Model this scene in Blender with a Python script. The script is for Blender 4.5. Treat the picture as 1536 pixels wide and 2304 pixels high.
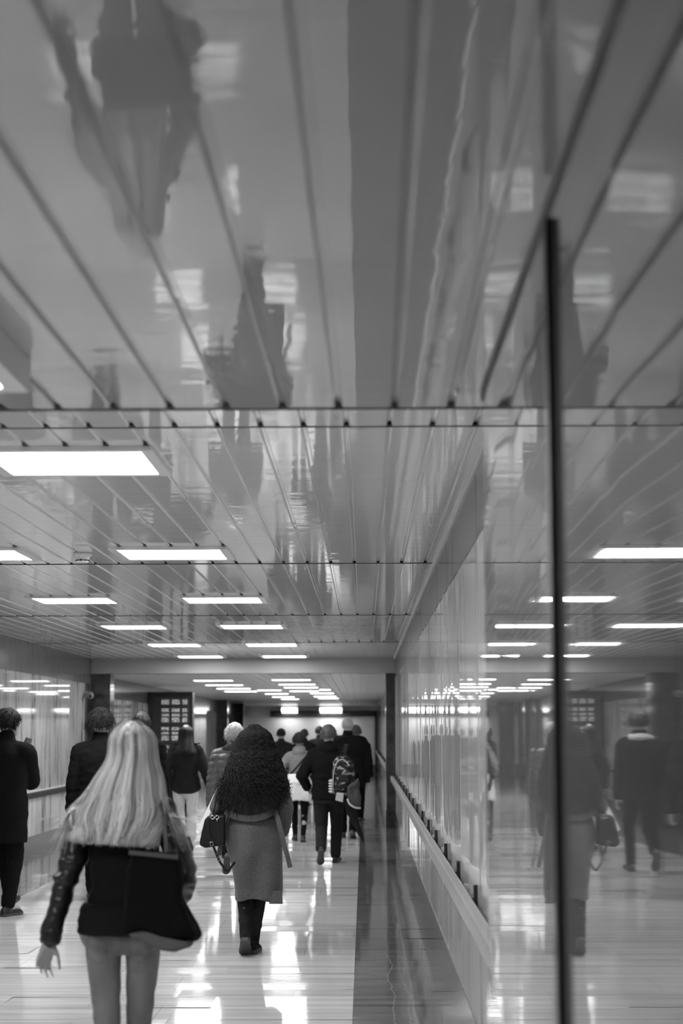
import bpy, bmesh, math, random
import numpy as np
from mathutils import Vector, Matrix, noise as mnoise
for o in list(bpy.data.objects): bpy.data.objects.remove(o)
sc = bpy.context.scene
COL = sc.collection
random.seed(7)
pi = math.pi

# ---------------------------------------------------------------- camera, world, exposure
F = 4000.0; EYE = 1.62; ROLL = 0.004; VP = (819, 1643)
LIGHT = 28.0
ey = Vector((VP[0]-768, 1152-VP[1], -F)).normalized()
u_ = Vector((-ROLL, 1, 0)); ez = (u_ - u_.dot(ey)*ey).normalized(); ex = ey.cross(ez)
M3 = Matrix((ex, ey, ez))
cam = bpy.data.cameras.new('camera'); camo = bpy.data.objects.new('camera', cam); COL.objects.link(camo)
camo.matrix_world = Matrix.Translation((0, 0, EYE)) @ M3.to_4x4()
cam.sensor_fit = 'VERTICAL'; cam.sensor_height = 36; cam.lens = 36*F/2304
cam.clip_end = 200; cam.clip_start = 0.05
cam.dof.use_dof = True; cam.dof.focus_distance = 13.0; cam.dof.aperture_fstop = 2.8
sc.camera = camo
w = bpy.data.worlds.new('world'); sc.world = w; w.use_nodes = True
w.node_tree.nodes['Background'].inputs[0].default_value = (.5, .5, .5, 1)
w.node_tree.nodes['Background'].inputs[1].default_value = 0.05
sc.view_settings.view_transform = 'Standard'; sc.view_settings.look = 'None'
sc.view_settings.exposure = 0.0; sc.view_settings.gamma = 1.0; sc.view_settings.use_curve_mapping = False
sc.cycles.use_denoising = True
sc.cycles.caustics_reflective = False; sc.cycles.caustics_refractive = False
sc.cycles.max_bounces = 8; sc.cycles.diffuse_bounces = 4; sc.cycles.glossy_bounces = 5
sc.cycles.sample_clamp_indirect = 6

def ray(px, py): return M3 @ Vector(((px-768)/F, (1152-py)/F, -1))
def P(px, py, d):                       # the point of a pixel at corridor depth d
    r = ray(px, py); return Vector((0, 0, EYE)) + r*(d/r.y)
def gx(px, d): return P(px, 1643, d).x

# ---------------------------------------------------------------- materials
MATS = {}
class NT:
    def __init__(s, m): s.m = m; s.t = m.node_tree; s.b = s.t.nodes['Principled BSDF']
    def n(s, kind, **kw):
        nd = s.t.nodes.new(kind)
        for k, v in kw.items():
            if k in nd.inputs: nd.inputs[k].default_value = v
            else: setattr(nd, k, v)
        return nd
    def l(s, a, b): s.t.links.new(a, b)
def mat(name, g, rough=.6, spec=.5, metal=0, ior=1.5, coat=0, emit=0, sheen=0):
    if name in MATS: return MATS[name]
    m = bpy.data.materials.new(name); m.use_nodes = True; MATS[name] = m
    b = m.node_tree.nodes['Principled BSDF']
    b.inputs['Base Color'].default_value = (g, g, g, 1); b.inputs['Roughness'].default_value = rough
    b.inputs['Specular IOR Level'].default_value = spec; b.inputs['Metallic'].default_value = metal
    b.inputs['IOR'].default_value = ior; b.inputs['Coat Weight'].default_value = coat
    b.inputs['Sheen Weight'].default_value = sheen
    if emit:
        b.inputs['Emission Color'].default_value = (1, 1, 1, 1); b.inputs['Emission Strength'].default_value = emit
    return m
def vary(m, lo, hi, scale=(1, 1, 1), noise_scale=5, detail=6, p0=.3, p1=.7, coord='Object', rough=.55, dist=0):
    """noise-driven base colour between two greys"""
    t = NT(m); tc = t.n('ShaderNodeTexCoord'); mp = t.n('ShaderNodeMapping'); mp.inputs['Scale'].default_value = scale
    nz = t.n('ShaderNodeTexNoise', Scale=noise_scale, Detail=detail, Roughness=rough, Distortion=dist)
    cr = t.n('ShaderNodeValToRGB'); e = cr.color_ramp.elements
    e[0].position = p0; e[0].color = (lo, lo, lo, 1); e[1].position = p1; e[1].color = (hi, hi, hi, 1)
    t.l(tc.outputs[coord], mp.inputs[0]); t.l(mp.outputs[0], nz.inputs['Vector']); t.l(nz.outputs['Fac'], cr.inputs[0])
    t.l(cr.outputs[0], t.b.inputs['Base Color']); return t, tc, cr
def bump(m, scale, amp, noise_scale=1, detail=2, coord='Object', rough=.5):
    t = NT(m); tc = t.n('ShaderNodeTexCoord'); mp = t.n('ShaderNodeMapping'); mp.inputs['Scale'].default_value = scale
    nz = t.n('ShaderNodeTexNoise', Scale=noise_scale, Detail=detail, Roughness=rough)
    mu = t.n('ShaderNodeMath', operation='MULTIPLY'); mu.inputs[1].default_value = amp
    bp = t.n('ShaderNodeBump'); bp.inputs['Strength'].default_value = 1; bp.inputs['Distance'].default_value = 1
    t.l(tc.outputs[coord], mp.inputs[0]); t.l(mp.outputs[0], nz.inputs['Vector']); t.l(nz.outputs['Fac'], mu.inputs[0])
    t.l(mu.outputs[0], bp.inputs['Height']); 
    old = t.b.inputs['Normal'].links
    if old: t.l(old[0].from_socket, bp.inputs['Normal'])
    t.l(bp.outputs[0], t.b.inputs['Normal']); return m

M_emit_end = mat('end_box_glow', .8, .5, emit=LIGHT*.42)
def floor_mat(name, lo, hi, veins=False):
    m = mat(name, hi, .075, ior=1.26)
    t, tc, cr = vary(m, lo, hi, (.35, 7, 1), 1.3, 9, .34, .68, rough=.68)
    # slab joints across the walk
    sx = t.n('ShaderNodeSeparateXYZ'); t.l(tc.outputs['Object'], sx.inputs[0])
    bk = t.n('ShaderNodeTexBrick'); bk.offset = .37; bk.inputs['Scale'].default_value = 1; bk.inputs['Mortar Size'].default_value = .0025
    bk.inputs['Brick Width'].default_value = 1.2; bk.inputs['Row Height'].default_value = .6
    bk.inputs['Color1'].default_value = (1, 1, 1, 1); bk.inputs['Color2'].default_value = (.9, .9, .9, 1); bk.inputs['Mortar'].default_value = (.62, .62, .62, 1)
    t.l(tc.outputs['Object'], bk.inputs['Vector'])
    mx = t.n('ShaderNodeMix', data_type='RGBA', blend_type='MULTIPLY'); mx.inputs[0].default_value = 1
    t.l(cr.outputs[0], mx.inputs[6]); t.l(bk.outputs['Color'], mx.inputs[7]); out = mx.outputs[2]
    if veins:
        nv = t.n('ShaderNodeTexNoise', Scale=1.0, Detail=5, Roughness=.55); mp = t.n('ShaderNodeMapping'); mp.inputs['Scale'].default_value = (0, 1.3, 1)
        t.l(tc.outputs['Object'], mp.inputs[0]); t.l(mp.outputs[0], nv.inputs['Vector'])
        def M(op, a, b_):
            q = t.n('ShaderNodeMath', operation=op)
            for i_, v in enumerate((a, b_)):
                if isinstance(v, (int, float)): q.inputs[i_].default_value = v
                else: t.l(v, q.inputs[i_])
            return q.outputs[0]
        off = M('MULTIPLY', M('SUBTRACT', nv.outputs['Fac'], .5), .16); masks = []
        for x0, wd in ((.165, .0055), (.255, .009), (-3.9, .008)):
            dd = M('ABSOLUTE', M('SUBTRACT', M('ADD', sx.outputs['X'], off), x0), 0)
            masks.append(M('MAXIMUM', M('SUBTRACT', 1, M('DIVIDE', dd, wd)), 0))
        vein = M('MAXIMUM', M('MAXIMUM', masks[0], M('MULTIPLY', masks[1], .5)), masks[2])
        m2 = t.n('ShaderNodeMix', data_type='RGBA', blend_type='MIX'); m2.inputs[7].default_value = (.34, .34, .34, 1)
        ml = t.n('ShaderNodeMath', operation='MULTIPLY'); ml.inputs[1].default_value = .8; t.l(vein, ml.inputs[0]); t.l(ml.outputs[0], m2.inputs[0]); t.l(out, m2.inputs[6]); out = m2.outputs[2]
    t.l(out, t.b.inputs['Base Color'])
    bump(m, (.6, 9, 1), .00035, 1.2, 2)
    return m
M_floor = floor_mat('pale_marble_floor', .50, .78)
M_strip = floor_mat('dark_marble_floor', .055, .22, True)
def ceil_mat(name, g):
    m = mat(name, g, .02, ior=1.5)
    bump(m, (2.6, 6.5, 1), .0012, 1.0, 3); bump(m, (1.3, 15, 1), .00035, 1.0, 1); return m
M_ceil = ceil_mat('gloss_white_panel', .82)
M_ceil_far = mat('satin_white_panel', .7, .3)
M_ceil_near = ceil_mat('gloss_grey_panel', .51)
M_dark = mat('black_gap', .012, .7)
M_trim = mat('grey_painted_metal', .32, .4)
M_frame = mat('white_frame', .72, .3)
M_emit = mat('light_diffuser', .8, .5, emit=LIGHT)
M_emit_far = mat('bright_light_diffuser', .8, .5, emit=LIGHT*.6)
def wall_mat(name, lo, hi, amp, noise_y, rough=.03, stains=False):
    m = mat(name, hi, rough, ior=1.5)
    t, tc, cr = vary(m, lo, hi, (1, 5, .35), 2.2, 7, .3, .68, rough=.6)
    if stains:
        nz = t.n('ShaderNodeTexNoise', Scale=1.6, Detail=7, Roughness=.65); mp = t.n('ShaderNodeMapping'); mp.inputs['Scale'].default_value = (1, 2.6, .55)
        t.l(tc.outputs['Object'], mp.inputs[0]); t.l(mp.outputs[0], nz.inputs['Vector'])
        r2 = t.n('ShaderNodeValToRGB'); e = r2.color_ramp.elements; e[0].position = .52; e[0].color = (1, 1, 1, 1); e[1].position = .66; e[1].color = (.16, .16, .16, 1)
        t.l(nz.outputs['Fac'], r2.inputs[0])
        mx = t.n('ShaderNodeMix', data_type='RGBA', blend_type='MULTIPLY'); mx.inputs[0].default_value = 1
        t.l(cr.outputs[0], mx.inputs[6]); t.l(r2.outputs[0], mx.inputs[7]); t.l(mx.outputs[2], t.b.inputs['Base Color'])
    bump(m, (1, noise_y, .12), amp, 1.0, 2)
    return m
M_wallR = wall_mat('streaked_polished_marble', .50, .74, .00018, 12)
nd_ = M_wallR.node_tree.nodes['Principled BSDF']; nd_.inputs['Specular IOR Level'].default_value = 0; nd_.inputs['Coat Weight'].default_value = .85; nd_.inputs['Coat Roughness'].default_value = .02
M_wallR.node_tree.links.new(nd_.inputs['Normal'].links[0].from_socket, nd_.inputs['Coat Normal'])
M_wallL = wall_mat('stained_polished_marble', .42, .66, .00004, 4, .03, True)
M_bandW = wall_mat('dark_stone_band', .10, .16, .0003, 9, .16)
M_bandW.node_tree.nodes['Principled BSDF'].inputs['IOR'].default_value = 1.22
M_base = wall_mat('grey_stone_skirting', .12, .2, .00002, 5, .12)
M_near = mat('dark_polished_stone', .5, .02, ior=2.7, metal=.21); bump(M_near, (1, 3.4, .10), .00026, 1.0, 2); M_near.node_tree.nodes['Principled BSDF'].inputs['Base Color'].default_value = (.24, .24, .24, 1)
M_pillar = mat('black_stone', .03, .1); vary(M_pillar, .02, .05, noise_scale=9)
M_rail = mat('brushed_rail', .5, .3, metal=.65); bump(M_rail, (1, 1.5, 1), .0004, 2, 2)
M_bracket = mat('black_bracket', .015, .4)
M_endwall = mat('pale_end_marble', .7, .25); vary(M_endwall, .62, .78, (1, 1, 1), 1.4, 6)

# ---------------------------------------------------------------- mesh helpers
def link(name, me, mats=None, parent=None, smooth=False):
    o = bpy.data.objects.new(name, me); COL.objects.link(o)
    if mats:
        for m in (mats if isinstance(mats, (list, tuple)) else [mats]): me.materials.append(m)
    if parent: o.parent = parent
    if smooth: me.polygons.foreach_set('use_smooth', [True]*len(me.polygons))
    return o
def tag(o, label=None, cat=None, group=None, kind=None):
    for k, v in (('label', label), ('category', cat), ('group', group), ('kind', kind)):
        if v: o[k] = v
    return o
def empty(name, loc, rz=0, label=None, cat=None, group=None, kind=None):
    o = bpy.data.objects.new(name, None); COL.objects.link(o); o.location = loc; o.rotation_euler = (0, 0, rz); o.empty_display_size = .1
    return tag(o, label, cat, group, kind)
class MB:
    """collects shapes, becomes one mesh"""
    def __init__(s): s.v = []; s.f = []; s.mi = []
    def add(s, vs, fs, mi=0):
        b = len(s.v); s.v += [tuple(x) for x in vs]; s.f += [tuple(b+i for i in f) for f in fs]; s.mi += [mi]*len(fs)
    def box(s, x0, x1, y0, y1, z0, z1, mi=0, bev=0):
        if bev:
            bm = bmesh.new(); bmesh.ops.create_cube(bm, size=1)
            for v in bm.verts: v.co = Vector((x0+(v.co.x+.5)*(x1-x0), y0+(v.co.y+.5)*(y1-y0), z0+(v.co.z+.5)*(z1-z0)))
            bmesh.ops.bevel(bm, geom=bm.edges[:], offset=bev, segments=2, affect='EDGES', profile=.5)
            bm.verts.index_update(); s.add([v.co.copy() for v in bm.verts], [[v.index for v in f.verts] for f in bm.faces], mi); bm.free(); return
        vs = [(x, y, z) for x in (x0, x1) for y in (y0, y1) for z in (z0, z1)]
        s.add(vs, [(0, 1, 3, 2), (4, 6, 7, 5), (0, 4, 5, 1), (2, 3, 7, 6), (0, 2, 6, 4), (1, 5, 7, 3)], mi)
    def rings(s, rings, mi=0, cap=True):
        n = len(rings[0]); vs = [p for r in rings for p in r]; fs = []
        for i in range(len(rings)-1):
            for j in range(n):
                k = (j+1) % n; fs.append((i*n+j, i*n+k, (i+1)*n+k, (i+1)*n+j))
        if cap: fs.append(tuple(range(n-1, -1, -1))); fs.append(tuple((len(rings)-1)*n+j for j in range(n)))
        s.add(vs, fs, mi)
    def cap(s, p0, r0, p1, r1, n=12, mi=0, flat=1, up=None):
        p0 = Vector(p0); p1 = Vector(p1); d = p1-p0; L = d.length
        d = d.normalized() if L > 1e-6 else Vector((0, 0, 1))
        a = up.cross(d) if up is not None else d.orthogonal()
        if a.length < 1e-4: a = d.orthogonal()
        a.normalize(); b = d.cross(a); R = []
        for t in (-89, -60, -30, 0):
            R.append((p0 + d*r0*math.sin(math.radians(t)), r0*math.cos(math.radians(t))))
        for t in (0, 30, 60, 89):
            R.append((p1 + d*r1*math.sin(math.radians(t)), r1*math.cos(math.radians(t))))
        s.rings([[c + (a*math.cos(2*pi*j/n) + b*flat*math.sin(2*pi*j/n))*r for j in range(n)] for c, r in R], mi)
    def chain(s, pts, rads, n=12, **k):
        for i in range(len(pts)-1): s.cap(pts[i], rads[i], pts[i+1], rads[i+1], n, **k)
    def ell(s, c, rx, ry, rz, rot=None, n=16, mi=0):
        c = Vector(c); R = []
        for i in range(13):
            t = -pi/2 + pi*i/12; t = max(-1.55, min(1.55, t))
            ring = []
            for j in range(n):
                a = 2*pi*j/n; p = Vector((rx*math.cos(t)*math.cos(a), ry*math.cos(t)*math.sin(a), rz*math.sin(t)))
                ring.append(c + (rot @ p if rot else p))
            R.append(ring)
        s.rings(R, mi)
    def loft(s, rs, n=28, pw=2.3, mi=0):
        R = []
        for (cx, cy, z, rx, ry) in rs:
            ring = []
            for j in range(n):
                a = 2*pi*j/n; c, q = math.cos(a), math.sin(a)
                ring.append(Vector((cx + rx*math.copysign(abs(c)**(2/pw), c), cy + ry*math.copysign(abs(q)**(2/pw), q), z)))
            R.append(ring)
        s.rings(R, mi)
    def tube(s, pts, r, n=8, mi=0, flat=1, up=None, taper=None):
        pts = [Vector(p) for p in pts]; R = []
        for i, p in enumerate(pts):
            d = (pts[min(i+1, len(pts)-1)] - pts[max(i-1, 0)]).normalized()
            a = (up.cross(d) if up is not None else d.orthogonal()).normalized(); b = d.cross(a)
            rr = r*(taper[i] if taper else 1)
            R.append([p + a*rr*math.cos(2*pi*j/n) + b*rr*flat*math.sin(2*pi*j/n) for j in range(n)])
        s.rings(R, mi)
    def mesh(s, name='m'):
        me = bpy.data.meshes.new(name); me.from_pydata(s.v, [], s.f)
        if any(s.mi): me.polygons.foreach_set('material_index', s.mi)
        me.update(); return me
    def build(s, name, mats, parent=None, smooth=False, fix=True):
        me = s.mesh(name)
        if fix:
            bm = bmesh.new(); bm.from_mesh(me); bmesh.ops.recalc_face_normals(bm, faces=bm.faces); bm.to_mesh(me); bm.free()
        return link(name, me, mats, parent, smooth)
def remesh(mb, voxel, iters=6, fac=.5):
    me = mb.mesh(); bm = bmesh.new(); bm.from_mesh(me); bmesh.ops.recalc_face_normals(bm, faces=bm.faces); bm.to_mesh(me); bm.free()
    o = bpy.data.objects.new('tmp', me); COL.objects.link(o)
    r = o.modifiers.new('r', 'REMESH'); r.mode = 'VOXEL'; r.voxel_size = voxel
    if iters: q = o.modifiers.new('s', 'SMOOTH'); q.iterations = iters; q.factor = fac
    dg = bpy.context.evaluated_depsgraph_get(); dg.update()
    out = bpy.data.meshes.new_from_object(o.evaluated_get(dg))
    bpy.data.objects.remove(o); bpy.data.meshes.remove(me); return out
def displace(me, fn):
    me.update(); n = len(me.vertices)
    co = np.empty(n*3); me.vertices.foreach_get('co', co); no = np.empty(n*3); me.vertices.foreach_get('normal', no)
    co = co.reshape(-1, 3); no = no.reshape(-1, 3)
    for i in range(n):
        d = fn(co[i])
        if d: co[i] += no[i]*d
    me.vertices.foreach_set('co', co.ravel()); me.update()
def folds(amp, fx, fy, fz, seed=0):
    return lambda c: amp*(mnoise.noise(Vector((c[0]*fx+seed, c[1]*fy, c[2]*fz))) + .5*mnoise.noise(Vector((c[0]*fx*2.3, c[1]*fy*2.3+seed, c[2]*fz*2.3))))

# ---------------------------------------------------------------- the setting
YB, YE = -8.0, 70.0
WR, WN, WL = .523, .353, -4.60
ZF, ZN, ZB = 2.83, 2.612, 2.574
STRIP_R, STRIP_L = -.073, -3.40
YN, YBEAM = 5.44, 30.0
def structure(o): o['kind'] = 'structure'; return o
def laid(mb, x0, x1, y0, y1, lx, ly, tilt, seed):
    rnd = random.Random(seed); y = y0; r_ = 0
    while y < y1-.01:
        ye = min(y+ly*rnd.uniform(.7, 1.25), y1); x = x0
        while x < x1-.01:
            xe = min(x+lx*(rnd.uniform(.5, 1) if x == x0 else 1), x1)
            ty, tx = rnd.gauss(0, tilt)*(ye-y)/2, rnd.gauss(0, tilt*.4)*(xe-x)/2
            mb.add([(x, y, -ty-tx), (xe, y, -ty+tx), (xe, ye, ty+tx), (x, ye, ty-tx)], [(0, 1, 2, 3)]); x = xe
        y = ye
    mb.box(x0, x1, y0, y1, -.1, -.01)
b = MB(); laid(b, STRIP_L, STRIP_R, YB, YE, 1.25, .42, .0046, 31); structure(b.build('floor', M_floor, fix=False))
b = MB(); laid(b, STRIP_R, WR+.3, YB, YE, .62, .55, .0022, 32); laid(b, WL-.3, STRIP_L, YB, YE, .75, .55, .0022, 33); structure(b.build('trim_1', M_strip, fix=False))

def panels(mb, x0, x1, y0, y1, z, pitch, seam, skew=0, groove=.014, depth=.013):
    k0 = math.floor((x0-seam)/pitch); k1 = math.ceil((x1-seam)/pitch)
    prof = []
    for k in range(k0, k1+1):
        c = seam + k*pitch; g = groove/2
        prof += [(c-g-.006, z), (c-g-.0015, z+.004), (c-g, z+depth), (c+g, z+depth), (c+g+.0015, z+.004), (c+g+.006, z)]
    prof = [p for p in prof if x0 < p[0] < x1]; prof = [(x0, z)] + prof + [(x1, z)]
    vs = []; fs = []
    for (x, zz) in prof: vs += [(x+skew*(y0-4), y0, zz), (x+skew*(y1-4), y1, zz)]
    for i in range(len(prof)-1): fs.append((2*i, 2*i+1, 2*i+3, 2*i+2))
    mb.add(vs, fs, 0)
    return [seam+k*pitch for k in range(k0, k1+1) if x0 < seam+k*pitch < x1]
def mouth(mb, x, y, z, wdt, ln, mi=1):
    vs = [(x, y, z-.0012)] + [(x + wdt*math.cos(a), y - ln*math.sin(a), z-.0012) for a in [pi*i/8 for i in range(9)]]
    mb.add(vs, [(0, i+1, i+2) for i in range(8)], mi)
# near, lower ceiling
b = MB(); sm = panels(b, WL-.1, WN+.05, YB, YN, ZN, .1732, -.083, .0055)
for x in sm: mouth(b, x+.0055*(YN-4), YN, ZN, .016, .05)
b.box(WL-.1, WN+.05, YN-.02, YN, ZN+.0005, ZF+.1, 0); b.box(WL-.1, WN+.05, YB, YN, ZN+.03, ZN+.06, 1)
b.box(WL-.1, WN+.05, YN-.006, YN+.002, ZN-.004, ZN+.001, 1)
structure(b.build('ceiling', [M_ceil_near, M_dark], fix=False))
# main ceiling
b = MB(); J = [YN, 7.04, 12.92, 18.8, 24.66, YBEAM]
for i in range(5):
    s2 = panels(b, WL-.1, WR+.05, J[i]+(.006 if i else 0), J[i+1]-.006, ZF, .1717, -.066)
    for x in s2: mouth(b, x, J[i+1]-.004, ZF, .013, .05)
b.box(WL-.1, WR+.05, YN, YBEAM, ZF+.03, ZF+.08, 1)
b.box(WL-.02, WR, 7.034, 7.046, ZF-.003, ZF+.03, 1)
for q in J[2:5]: b.box(WL-.02, WR, q-.010, q+.010, ZF-.004, ZF+.03, 1)
structure(b.build('ceiling_main', [M_ceil, M_dark], fix=False))
b = MB()
for (y0, y1) in ((YBEAM+.4, 42), (42.02, 56), (56.02, YE)):
    s2 = panels(b, WL-.1, WR+.05, y0, y1, ZB, .1717, -.066)
    for x in s2: mouth(b, x, y0+.1, ZB, .02, .1)
b.box(WL-.1, WR+.05, YBEAM+.45, YE, ZB+.03, ZB+.08, 1)
structure(b.build('ceiling_far', [M_ceil_far, M_dark], fix=False))
b = MB(); b.box(WL, WR, YBEAM, YBEAM+.4, ZB, ZF+.05, bev=.01); structure(b.build('trim_2', M_trim))

# right wall: slabs with slightly different lay
def slabs(mb, x, sgn, y0, y1, step, z0, z1, tilt, mi=0, seed=1, thick=.06, bow=0):
    rnd = random.Random(seed); y = y0; n = 10 if bow else 1
    while y < y1-.01:
        ye = min(y+step*rnd.uniform(.92, 1.08), y1); t = rnd.uniform(-tilt, tilt)*(ye-y)/2; bw = bow*rnd.choice((-1, 1))*rnd.uniform(.5, 1.2)
        ys = [y+(ye-.0015-y)*i/n for i in range(n+1)]
        xs = [x+t*(1-2*i/n)+bw*(2*i/n-1)**2 for i in range(n+1)]
        vs = [(a, q, z) for a, q in zip(xs, ys) for z in (z0, z1)]
        mb.add(vs, [(2*i, 2*i+2, 2*i+3, 2*i+1) for i in range(n)], mi)
        xb = x+sgn*thick; e = ys[-1]
        mb.add([(xs[0], y, z0), (xs[0], y, z1), (xb, y, z0), (xb, y, z1), (xs[-1], e, z0), (xs[-1], e, z1), (xb, e, z0), (xb, e, z1)],
               [(0, 1, 3, 2), (4, 6, 7, 5), (2, 3, 7, 6), (1, 5, 7, 3), (0, 2, 6, 4)], mi); y = ye
b = MB(); slabs(b, WR, 1, 5.2, YE, .76, .256, 2.495, .003, 0, 3, bow=.0011)
slabs(b, WR-.004, 1, 5.2, YE, .76, 2.495, ZF+.1, .004, 1, 4)
b.box(WR+.05, WR+.2, 5.2, YE, 0, ZF+.1, 1)
structure(b.build('wall_right', [M_wallR, M_bandW], smooth=True))
b = MB(); slabs(b, WR-.006, 1, 5.2, YE, 1.52, 0, .256, .0005, 0, 9); structure(b.build('baseboard_right', M_base))
b = MB(); b.box(WR-.02, WR, 5.2, YBEAM, ZF-.03, ZF, bev=.004); structure(b.build('trim_3', M_frame))
# near right wall, standing forward
b = MB(); slabs(b, WN, 1, YB, 3.235, .58, 0, ZN+.02, .0022, 0, 5, bow=.0003); slabs(b, WN, 1, 3.245, 5.2, .5, 0, ZN+.02, .0028, 0, 12, bow=.0005)
b.box(WN+.05, WR+.2, YB, 5.2, 0, ZF+.1, 0)
structure(b.build('wall_near', M_near, smooth=True))
b = MB(); b.box(WN-.004, WN+.02, YB, 5.2, 2.588, ZN-.001, bev=.001); structure(b.build('trim_4', M_bracket))
b = MB(); b.box(WN-.014, WN+.02, 3.215, 3.255, .01, 2.565, bev=.002)
tag(b.build('joint_strip', M_bracket), 'tall black vertical joint strip standing on the dark polished wall at right', 'joint strip')
# left wall
b = MB(); slabs(b, WL, -1, YB, YE, 1.3, .178, .74, .0006, 0, 21); slabs(b, WL-.015, -1, YB, YBEAM-.5, 1.3, .78, 2.406, .0008, 0, 22)
slabs(b, WL-.015, -1, YBEAM+.4, YE, 1.3, .78, 2.2, .0008, 0, 27)
slabs(b, WL+.004, -1, YB, YBEAM, 1.3, 2.406, ZF+.1, .0008, 1, 23); slabs(b, WL+.004, -1, YBEAM, YE, 1.3, 2.2, ZF+.1, .0008, 1, 24)
b.box(WL-.3, WL-.05, YB, YE, 0, ZF+.1, 1)
structure(b.build('wall_left', [M_wallL, M_bandW]))
b = MB(); slabs(b, WL+.006, -1, YB, YE, 1.3, 0, .178, .0005, 0, 25); structure(b.build('baseboard_left', M_base))
b = MB(); b.box(WL-.3, WR+.3, YB-.1, YB, 0, ZF); structure(b.build('wall_back', M_trim))
b = MB(); b.box(WL-.3, WR+.3, YE, YE+.1, .3, ZF, 0); b.box(WL-.3, WR+.3, YE-.02, YE+.1, 0, .3, 1)
b.box(gx(608, YE), gx(846, YE), YE-.12, YE, 2.16, 2.38, 2); b.box(gx(843, YE), gx(849, YE), YE-.12, YE, 0, 2.38, 2)
structure(b.build('wall_end', [M_endwall, M_base, M_pillar]))
def pillar(x0, x1, y0, y1, z1, label):
    t = empty('pillar', ((x0+x1)/2, (y0+y1)/2, 0), 0, label, 'pillar', kind='structure')
    cx, cy = t.location.x, t.location.y
    b = MB(); b.box(x0-cx, x1-cx, y0-cy, y1-cy, 0, z1, bev=.01); b.build('shaft', M_pillar, t)
    b = MB(); b.box(x0-cx-.012, x1-cx+.012, y0-cy-.012, y1-cy, 0, .3, bev=.006); b.build('plinth', M_pillar, t); return t
pillar(.365, WR+.05, YBEAM+.02, YBEAM+.6, ZB, 'dark stone pillar on the right where the ceiling beam meets the wall')
pillar(WL-.05, -4.27, YBEAM+.02, YBEAM+.5, ZB, 'dark stone pillar on the left beneath the end of the ceiling beam')
pillar(WL-.05, gx(514, 56.5), 56, 56.5, ZB, 'dark narrow pillar on the far left wall behind the grey-haired walker')
pillar(WL-.05, gx(549, 63.5), 63, 63.5, ZB, 'dark narrow pillar at the far end of the left wall')

# ---------------------------------------------------------------- fixtures
def handrail(y0, y1, x, sgn, zt, hgt, dep, gap, step, m, label, first):
    t = empty('handrail', (x, (y0+y1)/2, zt), 0, label, 'handrail'); cy = (y0+y1)/2
    b = MB(); n = max(1, round((y1-y0)/4.56)); L = (y1-y0)/n
    for i in range(n):
        ya, yb = y0+i*L-cy, y0+(i+1)*L-.002-cy
        xo, xi = sgn*(gap+dep), sgn*gap
        b.box(min(xo, xi), max(xo, xi), ya, yb, -hgt, 0, bev=min(.012, hgt*.25))
    b.build('rail', m, t, smooth=False)
    y = first
    while y < y1:
        c = MB(); a = sgn*(gap+.003)
        c.box(min(0, a), max(0, a), y-cy, y+.16-cy, -.075, -.015, bev=.003)
        c.box(min(0, sgn*.02), max(0, sgn*.02), y-.012-cy, y+.012-cy, -.10, .045, bev=.003)
        c.build('bracket', M_bracket, t); y += step
    return t
handrail(5.25, YBEAM-.02, WR, -1, .862, .08, .056, .034, 1.52, M_rail, 'grey handrail along the polished right wall', 5.36)
handrail(YBEAM+.7, 68, WR, -1, .862, .08, .056, .034, 1.9, M_rail, 'grey handrail on the right wall beyond the dark pillar', YBEAM+1)
M_ledge = mat('dark_ledge', .03, .6, .2)
t = empty('wall_rail', (WL, 10, .74), 0, 'dark grey rail running along the stained left wall', 'rail')
b = MB(); b.box(-.05, .06, -17.9, YBEAM-10.05, -.04, .04, bev=.008); b.build('rail', M_ledge, t)
b = MB(); b.box(-.05, .035, -17.9, YBEAM-10.05, .04, .052); b.build('cap_strip', M_frame, t)

def light_panel(name, x0, x1, y0, y1, z, drop, label, group, dots=True, rim=.055, em=None):
    cx, cy = (x0+x1)/2, (y0+y1)/2; t = empty(name, (cx, cy, z), 0, label, 'ceiling light', group)
    b = MB(); hx, hy = (x1-x0)/2, (y1-y0)/2
    for (a0, a1, c0, c1) in ((-hx-rim, -hx, -hy-rim, hy+rim), (hx, hx+rim, -hy-rim, hy+rim), (-hx, hx, -hy-rim, -hy), (-hx, hx, hy, hy+rim)):
        b.box(a0, a1, c0, c1, -drop, .02, 0, bev=.003)
    b.box(-hx, hx, -hy, hy, -.002, .02, 0)
    if dots:
        k0 = math.ceil((x0-rim+.066)/.1717)
        for k in range(k0, k0+6):
            x = -.066+k*.1717
            if x < x1+rim: mouth(b, x-cx, -hy-rim, -.001, .013, .05)
    b.build('frame', [M_frame, M_dark], t)
    b = MB(); b.box(-hx, hx, -hy, hy, -drop+.006, -drop+.012); b.build('diffuser', em or M_emit, t)
    return t
GL = 'square light panels in the main ceiling'
ordn = ['nearest', 'second', 'third', 'fourth', 'fifth', 'sixth']
for i, yc in enumerate((7.88, 12.05, 16.35, 20.6, 25.0, 29.0)):
    light_panel('ceiling_light', -1.635, -.955, yc-.335, yc+.335, ZF, .022, 'square white ceiling light, %s in the right-hand row before the beam' % ordn[i], GL)
    light_panel('ceiling_light', -3.00, -2.32, yc-.335, yc+.335, ZF, .022, 'square white ceiling light, %s in the left-hand row before the beam' % ordn[i], GL)
for (x0, x1, y0, y1, lab) in ((-1.66, -.955, 3.92, 4.63, 'boxed light hanging under the low ceiling at top left edge'), (-3.05, -2.34, 3.92, 4.63, 'added boxed light out of view under the low ceiling, left of the one at the edge')):  # the second box is unseen, added for the light it gives
    light_panel('ceiling_light', x0, x1, y0, y1, ZN, .09, lab, 'boxed lights under the low ceiling', False, .06)
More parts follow.
